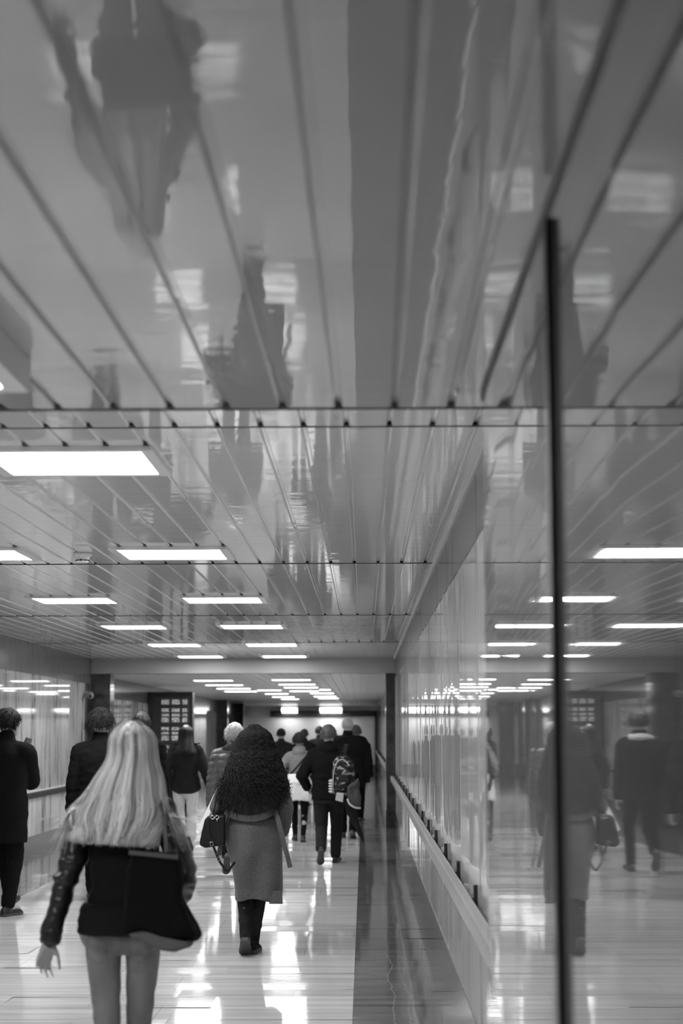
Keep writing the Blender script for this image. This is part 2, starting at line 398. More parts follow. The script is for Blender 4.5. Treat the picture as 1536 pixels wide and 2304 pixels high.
def pl(x0, x1, d, row, k):
    light_panel('ceiling_light', gx(x0, d), gx(x1, d), d-.28, d+.28, ZB, .016, 'small bright ceiling light beyond the beam, %s, %s' % (row, k), 'light panels beyond the ceiling beam', False, em=M_emit_far)
for row, lst in (('left row', ((436, 522, 33.9), (462, 545, 37.3), (487, 562, 40.4), (505, 577, 43.4))),
                 ('right row', ((612, 698, 33.6), (627, 708, 36.9), (639, 714, 39.6), (652, 716, 43.2))),
                 ('middle row', ((579, 632, 42.2), (596, 648, 46.3), (612, 662, 50.7), (632, 672, 54.3))),
                 ('far right row', ((719, 743, 41.8), (698, 750, 45.8), (706, 756, 50), (716, 761, 53.1)))):
    for i, (x0, x1, d) in enumerate(lst): pl(x0, x1, d, row, ordn[i])
for (x0, x1, lab) in ((720, 768, 'wider lit box above the dark band of the end wall'), (634, 668, 'narrower lit box above the dark band of the end wall')):
    c = P((x0+x1)/2, 1596, 69.3); hw = (x1-x0)*69.3/4000/2
    t = empty('light_box', c, 0, lab, 'light box')
    b = MB(); b.box(-hw-.03, hw+.03, -.05, .6, -.12, .12, bev=.01); b.build('housing', M_frame, t)
    b = MB(); b.box(-hw, hw, -.06, -.051, -.07, .05); b.box(-hw, hw, -.04, .58, -.128, -.121); b.build('diffuser', M_emit_end, t)  # lit front, plus a glowing underside added to brighten end wall and floor
# smoke detector
c = P(186, 1243, 12.1); t = empty('smoke_detector', (c.x, 12.1, ZF), 0, 'small white smoke detector on the ceiling beside the second light', 'smoke detector')
b = MB()
b.rings([[(r*math.cos(2*pi*j/28), r*math.sin(2*pi*j/28), z) for j in range(28)] for r, z in ((.055, 0), (.064, -.003), (.062, -.02), (.05, -.03), (.046, -.045))]); b.build('base', M_frame, t, True)
b = MB()
for k in range(10):
    a0 = 2*pi*k/10; b.tube([(.0455*math.cos(a0+f), .0455*math.sin(a0+f), -.052) for f in (0, .15, .3, .45)], .005, 6)
b.build('vent', M_dark, t)
b = MB(); b.rings([[(r*math.cos(2*pi*j/28), r*math.sin(2*pi*j/28), z) for j in range(28)] for r, z in ((.044, -.045), (.044, -.058), (.036, -.064), (.01, -.066))]); b.build('cap', M_frame, t, True)
# security camera near the left pillar
c = P(231, 1562, 29.4); t = empty('security_camera', (WL, 29.4, c.z), 0, 'small grey device on the left wall beside the dark pillar', 'camera')
b = MB(); b.box(0, .05, -.03, .03, -.05, .05, bev=.01); b.build('mount', M_trim, t)
b = MB(); b.cap((.09, .02, 0), .05, (.12, -.16, -.03), .05); b.build('housing', M_trim, t, True)
b = MB(); b.cap((.122, -.19, -.035), .03, (.124, -.215, -.038), .03); b.build('lens', M_dark, t, True)
# information board cabinet
YC = 37.9; xa, xb = WL+.01, gx(433, YC)
t = empty('information_board', ((xa+xb)/2, YC+.2, 0), 0, 'tall dark board with lit rows of small pictures standing out from the left wall', 'display board')
ox, oy = t.location.x, t.location.y
M_cab = mat('black_cabinet', .02, .25)
b = MB(); b.box(xa-ox, xb-ox, YC-oy, YC+.4-oy, .0, 2.44, bev=.012); b.build('cabinet', M_cab, t)
b = MB(); b.box(xa-ox+.10, xb-ox-.07, YC-.012-oy, YC-oy+.002, .75, 2.34, bev=.004); b.build('panel', mat('dark_panel', .03, .3), t)
M_tile = mat('lit_picture', .3, .4, emit=.45)
tt, tc, cr = vary(M_tile, .1, .5, (1, 1, 1), 38, 3, .4, .6); tt.l(cr.outputs[0], tt.b.inputs['Emission Color'])
colx = ((363, 380), (386, 404), (410, 421))
for k, yr in enumerate(((1574, 1585), (1594, 1602), (1606, 1612), (1614.5, 1625), (1636, 1643), (1647, 1652), (1655, 1666), (1677, 1684), (1688, 1693), (1696, 1707))):
    z1 = P(390, yr[0], YC).z; z0 = P(390, yr[1], YC).z; b = MB()
    for (x0, x1) in colx: b.box(gx(x0, YC)-ox, gx(x1, YC)-ox, YC-.016-oy, YC-.011-oy, z0, z1)
    b.build('picture_row', M_tile, t)


# ---------------------------------------------------------------- people
M_skin = mat('skin', .30, .55); M_skin_d = mat('darker_skin', .28, .5)
M_eye = mat('eye', .05, .2); M_lip = mat('lip', .25, .4)
M_black = mat('black_wool', .007, .95, .1); M_blk2 = mat('black_cotton', .008, .9, .12); M_charc = mat('charcoal_cloth', .017, .9, .15)
M_leather = mat('black_leather', .014, .42)
M_shoe = mat('black_shoe', .012, .35); M_sole = mat('dark_sole', .05, .6)
for m_ in (M_black, M_blk2, M_charc): bump(m_, (1, 1, 1), .0012, 90, 3)
def ik(a, c, l1, l2, pole):
    a = Vector(a); c = Vector(c); d = c-a; L = d.length
    if L > (l1+l2)*.999: c = a + d*((l1+l2)*.999/L); d = c-a; L = d.length
    x = (l1*l1-l2*l2+L*L)/(2*L); h = math.sqrt(max(l1*l1-x*x, 0)); n = d/L
    p = Vector(pole); p = (p-n*p.dot(n)).normalized()
    return a+n*x+p*h, c
class Fig:
    """a figure's joints in its own frame: faces +Y, feet at z=0, left hand on -X"""
    def __init__(s, h, fem=False, build=1.0, la=None, ra=None, ll=None, rl=None, lean=0, head=(0, 0), shx=None, lpole=(-.5, -1, 0), rpole=(.5, -1, 0), drop=0, hipx=None):
        k = h/1.75; s.k = k; s.fem = fem; s.b = build
        V = Vector
        hz = (.925-drop)*k; s.hz = hz
        s.hipw = hipx or (.092 if fem else .09)*k
        sx = (shx or (.163 if fem else .185))*k*(.6+.4*build)
        ly = lambda z: lean*(z-hz)
        s.ly = ly
        s.S = {}
        sz = 1.385*k-drop*k
        s.sz = sz
        for sd, sg, arm, leg, pole in (('l', -1, la, ll, lpole), ('r', 1, ra, rl, rpole)):
            sh = V((sg*sx, ly(sz), sz))
            wr = V(arm) if arm else V((sg*(sx+.07*k), ly(sz)+.02, (.812)*k))
            el, wr = ik(sh, wr, .29*k, .25*k, pole)
            hip = V((sg*s.hipw, 0, hz-.02*k))
            lg = leg or {}
            an = V(lg.get('a', (sg*.09*k, 0, .08*k)))
            kn, an = ik(hip, an, .425*k, .42*k, lg.get('p', (sg*.05, 1, 0)))
            fp = math.radians(lg.get('pitch', 0)); to = math.radians(lg.get('out', 8))*sg
            fd = V((math.sin(to)*math.cos(fp), math.cos(to)*math.cos(fp), -math.sin(fp)))
            s.S[sd] = dict(sg=sg, sh=sh, el=el, wr=wr, hip=hip, kn=kn, an=an, fd=fd)
        s.neck = V((0, ly(1.49*k)+.005, 1.485*k-drop*k)); s.hc = V((head[0], ly(1.63*k)+.025*k+head[1], 1.635*k-drop*k))
        s.yaw = 0; s.th = 1.0
    def tors(s, t=0, z0=.83, z1=1.5, hip=1, waist=1):
        k, b = s.k, s.b; dz = s.hz-.925*k
        if s.fem: T = ((.80, .05, .05), (.835, .135, .095), (.87, .174, .122), (.93, .168, .118), (1.0, .148, .102), (1.08, .128, .090), (1.16, .132, .092), (1.25, .146, .108), (1.33, .150, .104), (1.385, .140, .088), (1.43, .108, .074), (1.475, .064, .058), (1.53, .05, .052))
        else: T = ((.80, .158, .115), (.86, .170, .120), (.93, .168, .118), (1.0, .160, .110), (1.08, .155, .108), (1.16, .160, .112), (1.25, .174, .122), (1.33, .178, .120), (1.385, .166, .104), (1.43, .132, .086), (1.475, .076, .066), (1.53, .057, .058))
        out = []
        for z, rx, ry in T:
            if z < z0-.001 or z > z1+.001: continue
            f = hip if z < .95 else (waist if z < 1.2 else 1)
            zz = z*k+dz
            out.append((0, s.ly(zz), zz, (rx*b*f)*k+t, (ry*b*f)*k+t))
        return out
    def hand(s, mb, sd, curl=25, spread=7, grow=1.0, palm=None):
        A = s.S[sd]; k = s.k; d = (A['wr']-A['el']).normalized(); sg = A['sg']
        n = Vector(palm) if palm else Vector((-sg, .25, 0)); n = (n-d*n.dot(d)).normalized()      # the palm faces n
        q = d.cross(n)*1.0; fw = Vector((0, 1, 0)); q = q if q.dot(fw) >= 0 or abs(q.dot(fw)) < .2 else -q   # thumb side
        w_ = A['wr']; L = .085*k
        mb.cap(w_-d*.03, .026*k, w_+d*.01, .025*k, flat=.75, up=n)
        for j, off in enumerate((-1.5, -.5, .5, 1.5)):
            mb.cap(w_+d*.012+q*off*.010*k, .0145*k, w_+d*L*(1, 1.03, 1.05, 1)[j]+q*off*.0185*k, .0105*k*grow, n=8)
        for j, (off, ln, cu) in enumerate(((-1.5, .060, 1.25), (-.5, .074, 1.05), (.5, .080, .9), (1.5, .072, .7))):
            p = w_+d*L*(1, 1.03, 1.05, 1)[j]+q*off*.0185*k; a = math.radians(curl*cu*.6); sp = math.radians(spread)*off*.6
            dr = d
            for i, f in enumerate((.45, .31, .24)):
                dd = (d*math.cos(a)+n*math.sin(a)+q*math.sin(sp)).normalized(); p2 = p+dd*ln*f*k
                mb.cap(p, (.0092-.0009*i)*k*grow, p2, (.0085-.0010*i)*k*grow, n=8); p = p2; a += math.radians(curl*cu)
        p = w_+d*.025*k+q*.022*k; t1 = (d*.72+q*.62+n*.3).normalized(); p1 = p+t1*.045*k; t2 = (d*.9+q*.25+n*.35).normalized()
        mb.cap(p, .013*k, p1, .0105*k*grow, n=8); mb.cap(p1, .0105*k*grow, p1+t2*.032*k, .0092*k*grow, n=8); mb.cap(p1+t2*.032*k, .009*k*grow, p1+t2*.056*k, .0075*k*grow, n=8)
        return d, n, q
    def body(s, root, skin, vox, curl=(25, 25), grow=1.0, spread=7, palms=(None, None)):
        k = s.k; mb = MB(); mb.loft(s.tors(-.004))
        mb.cap(s.neck-Vector((0, .01, .04)), .056*k, s.hc-Vector((0, .02, .06))*k, .052*k)
        R = Matrix.Rotation(s.yaw, 3, 'Z'); c = s.hc
        H = lambda x, y, z: c+R@(Vector((x, y, z))*k)
        mb.ell(H(0, -.008, .02), .076*k, .096*k, .096*k, R); mb.ell(H(0, .022, -.03), .066*k, .072*k, .09*k, R); mb.ell(H(0, .045, -.075), .044*k, .048*k, .04*k, R)
        mb.cap(H(0, .088, .015), .010*k, H(0, .102, -.028), .0115*k); mb.cap(H(-.012, .09, -.032), .010*k, H(.012, .09, -.032), .010*k)
        mb.cap(H(-.035, .078, .03), .012*k, H(.035, .078, .03), .012*k); mb.cap(H(-.018, .082, -.062), .010*k, H(.018, .082, -.062), .010*k)
        for sg in (-1, 1):
            mb.ell(H(sg*.077, -.005, -.008), .010*k, .019*k, .032*k, R); mb.ell(H(sg*.03, .077, .012), .0125*k, .012*k, .0115*k, R)
        for sd in 'lr':
            A = s.S[sd]; bb = .75+.25*s.b
            r = [x*k*bb for x in ((.052, .043, .040, .026) if s.fem else (.060, .050, .046, .030))]
            mb.cap(A['sh']-Vector((A['sg']*.05*k, 0, 0)), .055*k, A['sh'], r[0]); mb.cap(A['sh'], r[0], A['el'], r[1]); mb.cap(A['el'], r[2], A['wr'], r[3])
            s.hand(mb, sd, curl['lr'.index(sd)], spread, grow, palms['lr'.index(sd)])
            t0, t1, t2, t3 = [x*k*bb*s.th for x in (.088, .060, .054, .036)]
            mb.cap(A['hip'], t0, A['kn'], t1*.9); sh = A['an']-A['kn']; cf = A['kn']+sh*.3-Vector((0, .018*k, 0))
            mb.cap(A['kn'], t1*.85, A['an'], t3); mb.cap(cf-sh*.12, t2*.9, cf+sh*.15, t2*.85)
            mb.cap(A['an']-Vector((0, 0, .02*k)), .036*k, A['an']+A['fd']*.15*k-Vector((0, 0, .035*k)), .026*k)
        me = remesh(mb, vox, 5)
        o = link('body', me, [skin, M_eye, M_lip], root, True)
        ms = [H(-.03, .092, .012), H(.03, .092, .012)]; lp = H(0, .092, -.062)
        for p in me.polygons:
            q = p.center
            if any((q-m).length < .0085*k for m in ms): p.material_index = 1
            elif abs((R.transposed()@(q-lp)).x) < .024*k and abs(q.z-lp.z) < .006*k and (R.transposed()@(q-c)).y > .07*k: p.material_index = 2
        return o
    def shoe(s, root, sd, m, sole_m, boot=0, heel=.018, w=1.0):
        A = s.S[sd]; k = s.k; fd = A['fd'].normalized(); up = Vector((0, 0, 1)); sidev = fd.cross(up).normalized(); upv = sidev.cross(fd).normalized()
        base = A['an']-upv*.08*k; mb = MB(); L = .265*k*w
        st = ((-.075, .020, .045), (-.068, .031, .062), (-.03, .036, .085), (.02, .036, .085), (.07, .040, .062), (.12, .045, .048), (.16, .041, .038), (.185, .028, .028), (.195, .012, .016))
        R = []
        for (t, ww, hh) in st:
            ring = []
            for j in range(14):
                a = 2*pi*j/14; x = math.cos(a)*ww*k*w; z = math.sin(a); z = z*hh*k if z > 0 else z*.008*k
                ring.append(base+fd*t*k*w+sidev*x+upv*(z+heel*.6))
            R.append(ring)
        mb.rings(R)
        sh = (A['kn']-A['an']).normalized()
        mb.cap(A['an']-upv*.02*k, .043*k, A['an']+sh*(.02+boot)*k, .046*k if boot else .040*k)
        o = link('shoe', remesh(mb, .0075, 3), m, root, True)
        mb = MB(); RT = []; 
        ol = [(-.08, .018), (-.066, .034), (-.03, .039), (.03, .037), (.08, .042), (.125, .047), (.165, .042), (.19, .026), (.2, .008)]
        pts = [(t, ww) for t, ww in ol]+[(t, -ww) for t, ww in reversed(ol)]
        for z in (0, heel*.9): RT.append([base+fd*t*k*w+sidev*x*k*w+upv*z for t, x in pts])
        mb.rings(RT); mb.build('sole', sole_m, o)
        return o
    def trousers(s, root, m, vox, t=.012, cuff=.055, name='trousers', amp=.006, z1=1.02, crease=1, hem=.06, hip=1.0):
        k = s.k; mb = MB(); mb.loft(s.tors(t, .80, z1, hip)); bb = .75+.25*s.b
        for sd in 'lr':
            A = s.S[sd]; t0, t1 = .088*k*bb*s.th+t, .056*k*bb*s.th+t; sh = A['an']-A['kn']; cf = A['kn']+sh*.28-Vector((0, .014*k, 0))
            mb.cap(A['hip'], t0, A['kn'], t1); e = A['kn']+sh*(1-hem)
            mb.cap(A['kn'], t1, e, cuff*k); mb.cap(cf-sh*.1, .050*k*bb*s.th+t, cf+sh*.16, .046*k*bb*s.th+t)
            if s.fem: mb.ell(A['hip']+Vector((0, -.055*k, -.005*k)), .080*k+t, .082*k+t*.6, .092*k)
        me = remesh(mb, vox, 5); displace(me, folds(amp, 7, 7, 16, 3.1)); return link(name, me, m, root, True)
    def jacket(s, root, m, vox, t=.028, z0=.86, flare=1.0, arm=1.0, amp=.010, collar=.02, name='jacket', sleeve=.96, hood=None, fz=14, arms='lr', stripes=0):
        k = s.k; mb = MB(); T = s.tors(t, .80, 1.5); z0k = z0*k+s.hz-.925*k
        T = [r for r in T if r[2] >= z0k-.01]; f = T[0]
        if z0k < f[2]-.01: T = [(f[0], f[1], z0k, f[3]*flare, f[4]*flare), (f[0], f[1], (z0k+f[2])/2, f[3]*(1+flare)/2, f[4]*(1+flare)/2)]+T
        else: T[0] = (f[0], f[1], f[2], f[3]*flare, f[4]*flare)
        mb.loft(T); bb = .75+.25*s.b
        for sd in arms:
            A = s.S[sd]; r0, r1, r2 = [(x*k*bb+t*.62)*arm for x in ((.056, .048, .032) if s.fem else (.064, .054, .036))]
            mb.cap(A['sh']-Vector((A['sg']*.08*k, 0, -.025*k)), r0*.98, A['sh'], r0); mb.cap(A['sh'], r0, A['el'], r1); mb.cap(A['el'], r1, A['el']+(A['wr']-A['el'])*sleeve, r2)
        if collar: mb.cap(s.neck-Vector((0, .008, .03)), .070*k+collar, s.neck+Vector((0, .008, collar*1.4)), .058*k+collar*.7, n=18)
        if hood:
            c = s.neck+Vector((0, -.085*k, -.03*k)); mb.ell(c, .105*k*hood, .055*k*hood, .075*k*hood)
            mb.cap(s.neck+Vector((-.075*k, -.03*k, .02)), .035*k*hood, s.neck+Vector((.075*k, -.03*k, .02)), .035*k*hood)
        me = remesh(mb, vox, 4)
        fl = folds(amp, 6, 6, fz, 1.7)
        if stripes:
            displace(me, lambda c_: stripes*abs(math.sin(c_[2]*pi/.075+2*mnoise.noise(Vector((c_[0]*4, c_[1]*4, 0)))*.5))**.6)
        displace(me, fl); return link(name, me, m, root, True)
    def short_hair(s, root, m, thick=.016, tuft=.009, nt=900, ln=.03, low=-.075, name='hair', bald=False):
        k = s.k; R = Matrix.Rotation(s.yaw, 3, 'Z'); c = s.hc+R@Vector((0, -.008*k, .02*k)); mb = MB(); RR = []
        rnd = random.Random(int(k*1e4)+nt); n = 40
        def rad(dv):
            x, y, z = dv; r = 1/math.sqrt((x/.076)**2+(y/.096)**2+(z/.096)**2)*k
            line = low+.02 if y < -.1 else low+.02+(y+.1)*.10          # the hairline rises to the front
            zz = z*.096; g = (zz-line)/.02; g = max(-1, min(1, g))
            if y > .55: g = min(g, (z-.42)/.1)
            return r*1.0+(thick*k if g > 0 else 0)*min(1, g+.15)-.012*k*max(0, -g), g
        for i in range(21):
            th = -pi/2*.98+pi*.98*i/20; ring = []
            for j in range(n):
                a = 2*pi*j/n; dv = (math.cos(th)*math.cos(a), math.cos(th)*math.sin(a), math.sin(th)); r, g = rad(dv)
                if g > 0: r += tuft*k*(mnoise.noise(Vector(dv)*5+Vector((nt, 0, 0)))+.4)
                ring.append(c+R@(Vector(dv)*r))
            RR.append(ring)
        mb.rings(RR)
        for i in range(nt):
            z = rnd.uniform(-.75, 1); a = rnd.uniform(0, 2*pi); q = math.sqrt(1-z*z); dv = Vector((q*math.cos(a), q*math.sin(a), z)); r, g = rad(dv)
            if g < .5: continue
            p = c+R@(dv*r*.99); tg = R@Vector((dv.x*.5+rnd.uniform(-.5, .5), dv.y*.5+rnd.uniform(-.5, .5)-.25, -.9+rnd.uniform(-.4, .5)+dv.z*.4)); nn = R@dv
            p1 = p+(nn*.28+tg*.7)*ln*k*.5; p2 = p1+(nn*-.02+tg)*ln*k*.5
            mb.tube([p, p1, p2], .0035*k, 4, taper=[1, .8, .2])
        return mb.build(name, m, root, True, fix=False)
def person(px, d, rz, label, name='person'):
    return empty(name, (gx(px, d), d, 0), math.radians(rz), label, 'person')
def strip(pts, wdt, thick, up, mb=None):
    """a flat strap along pts: width across 'side', thin along up"""
    mb = mb or MB(); pts = [Vector(p) for p in pts]; R = []
    for i, p in enumerate(pts):
        dd = (pts[min(i+1, len(pts)-1)]-pts[max(i-1, 0)]).normalized(); u = Vector(up); sd = dd.cross(u).normalized(); u2 = sd.cross(dd).normalized()
        R.append([p+sd*wdt/2+u2*thick/2, p-sd*wdt/2+u2*thick/2, p-sd*wdt/2-u2*thick/2, p+sd*wdt/2-u2*thick/2])
    mb.rings(R); return mb
def crv(P_, n=14):
    """smooth curve through points"""
    P_ = [Vector(p) for p in P_]; Q = [P_[0]*2-P_[1]]+P_+[P_[-1]*2-P_[-2]]; out = []
    for i in range(1, len(Q)-2):
        for j in range(n):
            t = j/n; a, b_, c, d = Q[i-1], Q[i], Q[i+1], Q[i+2]
            out.append(.5*((2*b_)+(c-a)*t+(2*a-5*b_+4*c-d)*t*t+(3*b_-a-3*c+d)*t**3))
    out.append(P_[-1]); return out
def strands_mesh(paths, rads, tones, nsides=3):
    """many hair strands as one mesh with a tone per strand"""
    V = []; Fc = []; T = []; b0 = 0
    for pts, r, tn in zip(paths, rads, tones):
        n = len(pts)
        for i, p in enumerate(pts):
            dd = (pts[min(i+1, n-1)]-pts[max(i-1, 0)]); dd = dd/(np.linalg.norm(dd)+1e-9)
            a = np.cross(dd, (0.3, .9, .1)); a /= np.linalg.norm(a)+1e-9; q = np.cross(dd, a)
            rr = r*(1 if i < n*.7 else max(.25, 1-(i-n*.7)/(n*.3)*.75))
            for j in range(nsides):
                an = 2*pi*j/nsides; V.append(p+a*rr*math.cos(an)+q*rr*math.sin(an)); T.append(tn)
        for i in range(n-1):
            for j in range(nsides):
                k = (j+1) % nsides; Fc.append((b0+i*nsides+j, b0+i*nsides+k, b0+(i+1)*nsides+k, b0+(i+1)*nsides+j))
        b0 += n*nsides
    me = bpy.data.meshes.new('hair'); me.from_pydata([tuple(v) for v in V], [], Fc)
    at = me.attributes.new('tone', 'FLOAT', 'POINT'); at.data.foreach_set('value', T); me.update(); return me
def hair_mat(name, lo, hi, rough):
    m = mat(name, hi, rough); t = NT(m); at = t.n('ShaderNodeAttribute', attribute_name='tone'); cr = t.n('ShaderNodeValToRGB'); e = cr.color_ramp.elements
    e[0].color = (lo, lo, lo, 1); e[1].color = (hi, hi, hi, 1); t.l(at.outputs['Fac'], cr.inputs[0]); t.l(cr.outputs[0], t.b.inputs['Base Color']); return m

# ---- the blonde woman in front
BX, BD = 283, 7.0
r = person(BX, BD, 0, 'woman with long straight blonde hair in dark leather jacket and pale jeans, seen from behind')
ox = r.location.x
def L(px, py, dd=0): q = P(px, py, BD+dd); return Vector((q.x-ox, dd, q.z))
f = Fig(1.635, True, .93, la=L(107, 2128, -.05), ra=L(392, 2052, .13), lpole=(-.4, -.7, .0), rpole=(.62, -1, 0), shx=.158,
        ll=dict(a=(-.038, -.22, .16), pitch=38, out=3, p=(.0, 1, 0)), rl=dict(a=(.018, .16, .082), pitch=-5, out=3, p=(0, 1, 0)), lean=.03, drop=-.02, hipx=.083, head=(.022, 0))
f.th = .85
f.body(r, M_skin, .0062, (30, 22), .92, 16, ((.75, -.9, .1), None))
M_jean = mat('faded_jeans', .20, .8, .2); vary(M_jean, .11, .20, (1, 1, .4), 9, 6); bump(M_jean, (1, 1, 1), .0008, 160, 2)
f.trousers(r, M_jean, .008, .006, .045, 'jeans', .0035)
for sg in (-1, 1):
    mb = MB(); a = [Vector((sg*(.035+.085*u_), 0, .872-v)) for u_, v in ((0, 0), (1, 0), (1, .10), (.5, .125), (0, .10), (0, 0))]
    for p in a: p.y = -.135+.25*abs(abs(p.x)-.08)
    mb.tube(a, .0022, 5); mb.build('pocket_seam', mat('jean_seam', .12, .8), r)
for sd in 'lr': f.shoe(r, sd, M_shoe, M_sole, .06)
M_lj = mat('worn_black_leather', .008, .33, .4); bump(M_lj, (1, 1, 1), .004, 38, 4)
k = f.k
j = f.jacket(r, M_blk2, .0075, .014, .925, 1.0, .84, .009, .012, fz=16, arms='')
for sd in 'lr':
    A = f.S[sd]; mb = MB(); r0, r1, r2 = .056, .050, .039
    mb.cap(A['sh']-Vector((A['sg']*.05, 0, 0)), r0, A['sh'], r0); mb.cap(A['sh'], r0, A['el'], r1); mb.cap(A['el'], r1, A['el']+(A['wr']-A['el'])*.95, r2)
    me = remesh(mb, .007, 3); ax = (A['wr']-A['sh']).normalized(); el_ = A['el']
    displace(me, lambda c_: .010*mnoise.noise(Vector(c_)*13)+.013*mnoise.noise(Vector((c_[0]*9+c_[2]*14, c_[1]*9, c_[2]*34)))*max(.25, 1-abs(c_[2]-el_.z)*5))
    link('sleeve', me, M_lj, j, True)
# cuff, hem band, shirt hem
A = f.S['l']; dv = (A['wr']-A['el']).normalized(); mb = MB(); c0 = A['el']+(A['wr']-A['el'])*.84; mb.cap(c0, .042, A['wr']-dv*.008, .044, n=20); me = remesh(mb, .007, 3); displace(me, folds(.006, 20, 20, 30)); link('cuff', me, M_lj, j, True)
mb = MB(); mb.loft([(0, -.02, .848, .170, .146), (0, -.018, .858, .177, .150), (0, -.01, .945, .166, .136), (0, -.005, .962, .155, .124)]); me = remesh(mb, .008, 3); displace(me, folds(.004, 12, 12, 30)); link('hem_band', me, M_blk2, j, True)
# hair
rnd = random.Random(11); hc = f.hc; paths = []; rads = []; tones = []
def hp(x, y, z): return np.array((x, y, z))
for i in range(3400):
    ph = rnd.uniform(-1, 1); phi = ph*2.0; lay = rnd.random()
    sn, cs = math.sin(phi), math.cos(phi)
    top = hp(hc.x+.012*sn+rnd.gauss(0, .006), hc.y-.012+.03*rnd.uniform(-1.2, 1), hc.z+.112*k+.006)
    A1 = hp(hc.x+sn*(.073+.012*lay), hc.y-.01-cs*(.088+.012*lay), hc.z+.055*k+.01*rnd.random())
    A2 = hp(hc.x+sn*(.088+.014*lay), hc.y-.005-cs*(.098+.014*lay), hc.z-.035*k)
    B = hp(hc.x-.012+sn*(.128+.012*lay)+rnd.gauss(0, .004), -.012-cs*(.10+.022*lay), 1.405)
    C = hp(hc.x-.024+sn*(.158+.012*lay)+rnd.gauss(0, .006), -.05-max(cs, -.2)*(.105+.02*lay), 1.30)
    zend = 1.200+rnd.gauss(0, .006)+.012*(-math.sin(ph*1.3))
    D = hp(hc.x-.042+math.sin(ph*1.45)*.165+rnd.gauss(0, .006), -.135-.055*math.cos(ph*1.5)-.02*rnd.random(), zend)
    if ph < -.8 and rnd.random() < .30: D = hp(-.235+rnd.gauss(0, .022)+.03*lay, -.10-.06*rnd.random(), 1.235+rnd.gauss(0, .035)); C = hp(-.185+rnd.gauss(0, .008), -.06, 1.325)
    if ph > .83 and rnd.random() < .2: C = hp(.165+rnd.gauss(0, .01), -.05, 1.315+rnd.gauss(0, .008)); D = hp(.245+rnd.gauss(0, .016), -.10-.06*rnd.random(), 1.225+rnd.gauss(0, .035))
    pts = [np.array(p) for p in crv([top, A1, A2, B, C, D], 5)]
    paths.append(pts); rads.append(.0019+.0012*rnd.random())
    tones.append(min(1, max(0, .5+.75*mnoise.noise(Vector((ph*11, lay*1.2, 0)))+rnd.gauss(0, .17)-.15*max(0, ph))))
me = strands_mesh(paths, rads, tones)
link('hair', me, hair_mat('blonde_hair', .12, .98, .32), r, True)

# her tote bag
t = empty('tote_bag', P(352, 2110, 6.74), 0, 'large black slouchy tote bag on the blonde woman\'s right shoulder', 'bag'); o3 = t.location
M_tote = mat('black_canvas', .005, .95, .08); bump(M_tote, (1, 1, 1), .002, 60, 3)
ol = [(296, 1913), (348, 1917), (402, 1924), (411, 1975), (408, 2022), (420, 2042), (437, 2075), (452, 2104), (446, 2114), (400, 2122), (350, 2106), (320, 2094), (286, 2102), (276, 2094), (280, 2040), (284, 1990), (290, 1950)]
cen = Vector((0, 0, 0)); mb = MB(); R = []
for dy, sc_ in ((-.085, .80), (-.07, .95), (-.02, 1.0), (.04, 1.0), (.07, .93), (.08, .8)):
    ring = []
    for (px, py) in ol:
        q = P(352+(px-352)*sc_, 2015+(py-2015)*sc_, 6.74)-o3; ring.append(Vector((q.x, dy*(.45+.55*min(1, max(0, (py-1905)/160))), q.z)))
    R.append(ring)
mb.rings(R); me = remesh(mb, .008, 8); displace(me, folds(.012, 9, 9, 7, 5)); tote = link('bag_body', me, M_tote, t, True)
M_tbot = mat('grey_lining', .07, .8)
ol2 = [(290, 2098), (335, 2088), (400, 2108), (442, 2116), (430, 2128), (398, 2137), (370, 2134), (330, 2116)]
mb = MB(); R = []
for dy, sc_ in ((-.085, .9), (-.06, 1), (.06, 1), (.075, .9)):
    R.append([Vector(((P(365+(px-365)*sc_, 2112+(py-2112)*sc_, 6.74)-o3).x, dy, (P(px, 2112+(py-2112)*sc_, 6.74)-o3).z)) for px, py in ol2])
mb.rings(R); me = remesh(mb, .007, 5); displace(me, folds(.006, 12, 12, 20)); link('bag_base', me, M_tbot, t, True)
mb = strip([Vector(P(px, 1916+.10*(px-296), 6.74)-o3)+Vector((0, -.052, 0)) for px in (294, 320, 348, 375, 404)], .016, .006, (0, 1, 0)); mb.build('rim', mat('grey_binding', .05, .7), t)
pts = crv([P(374, 1918, 6.70)-o3, P(372, 1880, 6.74)-o3, P(366, 1830, 6.84)-o3, P(358, 1795, 6.95)-o3, P(356, 1790, 7.05)-o3, P(366, 1840, 7.10)-o3, P(384, 1918, 6.88)-o3], 6)
strip(pts, .014, .005, (0, 1, .2)).build('strap', mat('grey_binding', .05, .7), t)

# ---- the woman in the long grey coat
CX, CD = 572, 13.2
r = person(CX, CD, 0, 'woman with big curly black hair in a belted grey wool coat walking away'); ox = r.location.x
def L(px, py, dd=0): q = P(px, py, CD+dd); return Vector((q.x-ox, dd, q.z))
f = Fig(1.66, True, 1.06, la=L(512, 1822, .20), ra=L(634, 1872, .10), lpole=(-.38, -1, -.3), rpole=(.42, -1, 0), shx=.158,
        ll=dict(a=(-.055, -.10, .155), pitch=30, out=4), rl=dict(a=(-.008, .10, .082), pitch=0, out=6), lean=.02)
f.body(r, M_skin_d, .008, (70, 40), 1.0)
k = f.k
f.trousers(r, M_charc, .009, .006, .044, 'leggings', .002, hem=.12)
for sd in 'lr':
    f.shoe(r, sd, mat('black_suede', .008, .9, .2), M_sole, .10, .028)
    A = f.S[sd]; sh = (A['kn']-A['an']).normalized(); mb = MB(); mb.cap(A['an']+sh*.115, .047, A['an']+sh*.135, .047, n=18); mb.build('legging_cuff', M_charc, r, True)
M_coat = mat('grey_wool', .10, .9, .15, sheen=.2); vary(M_coat, .055, .095, (1, 1, 1), 120, 4, .35, .65); bump(M_coat, (1, 1, 1), .0015, 110, 3)
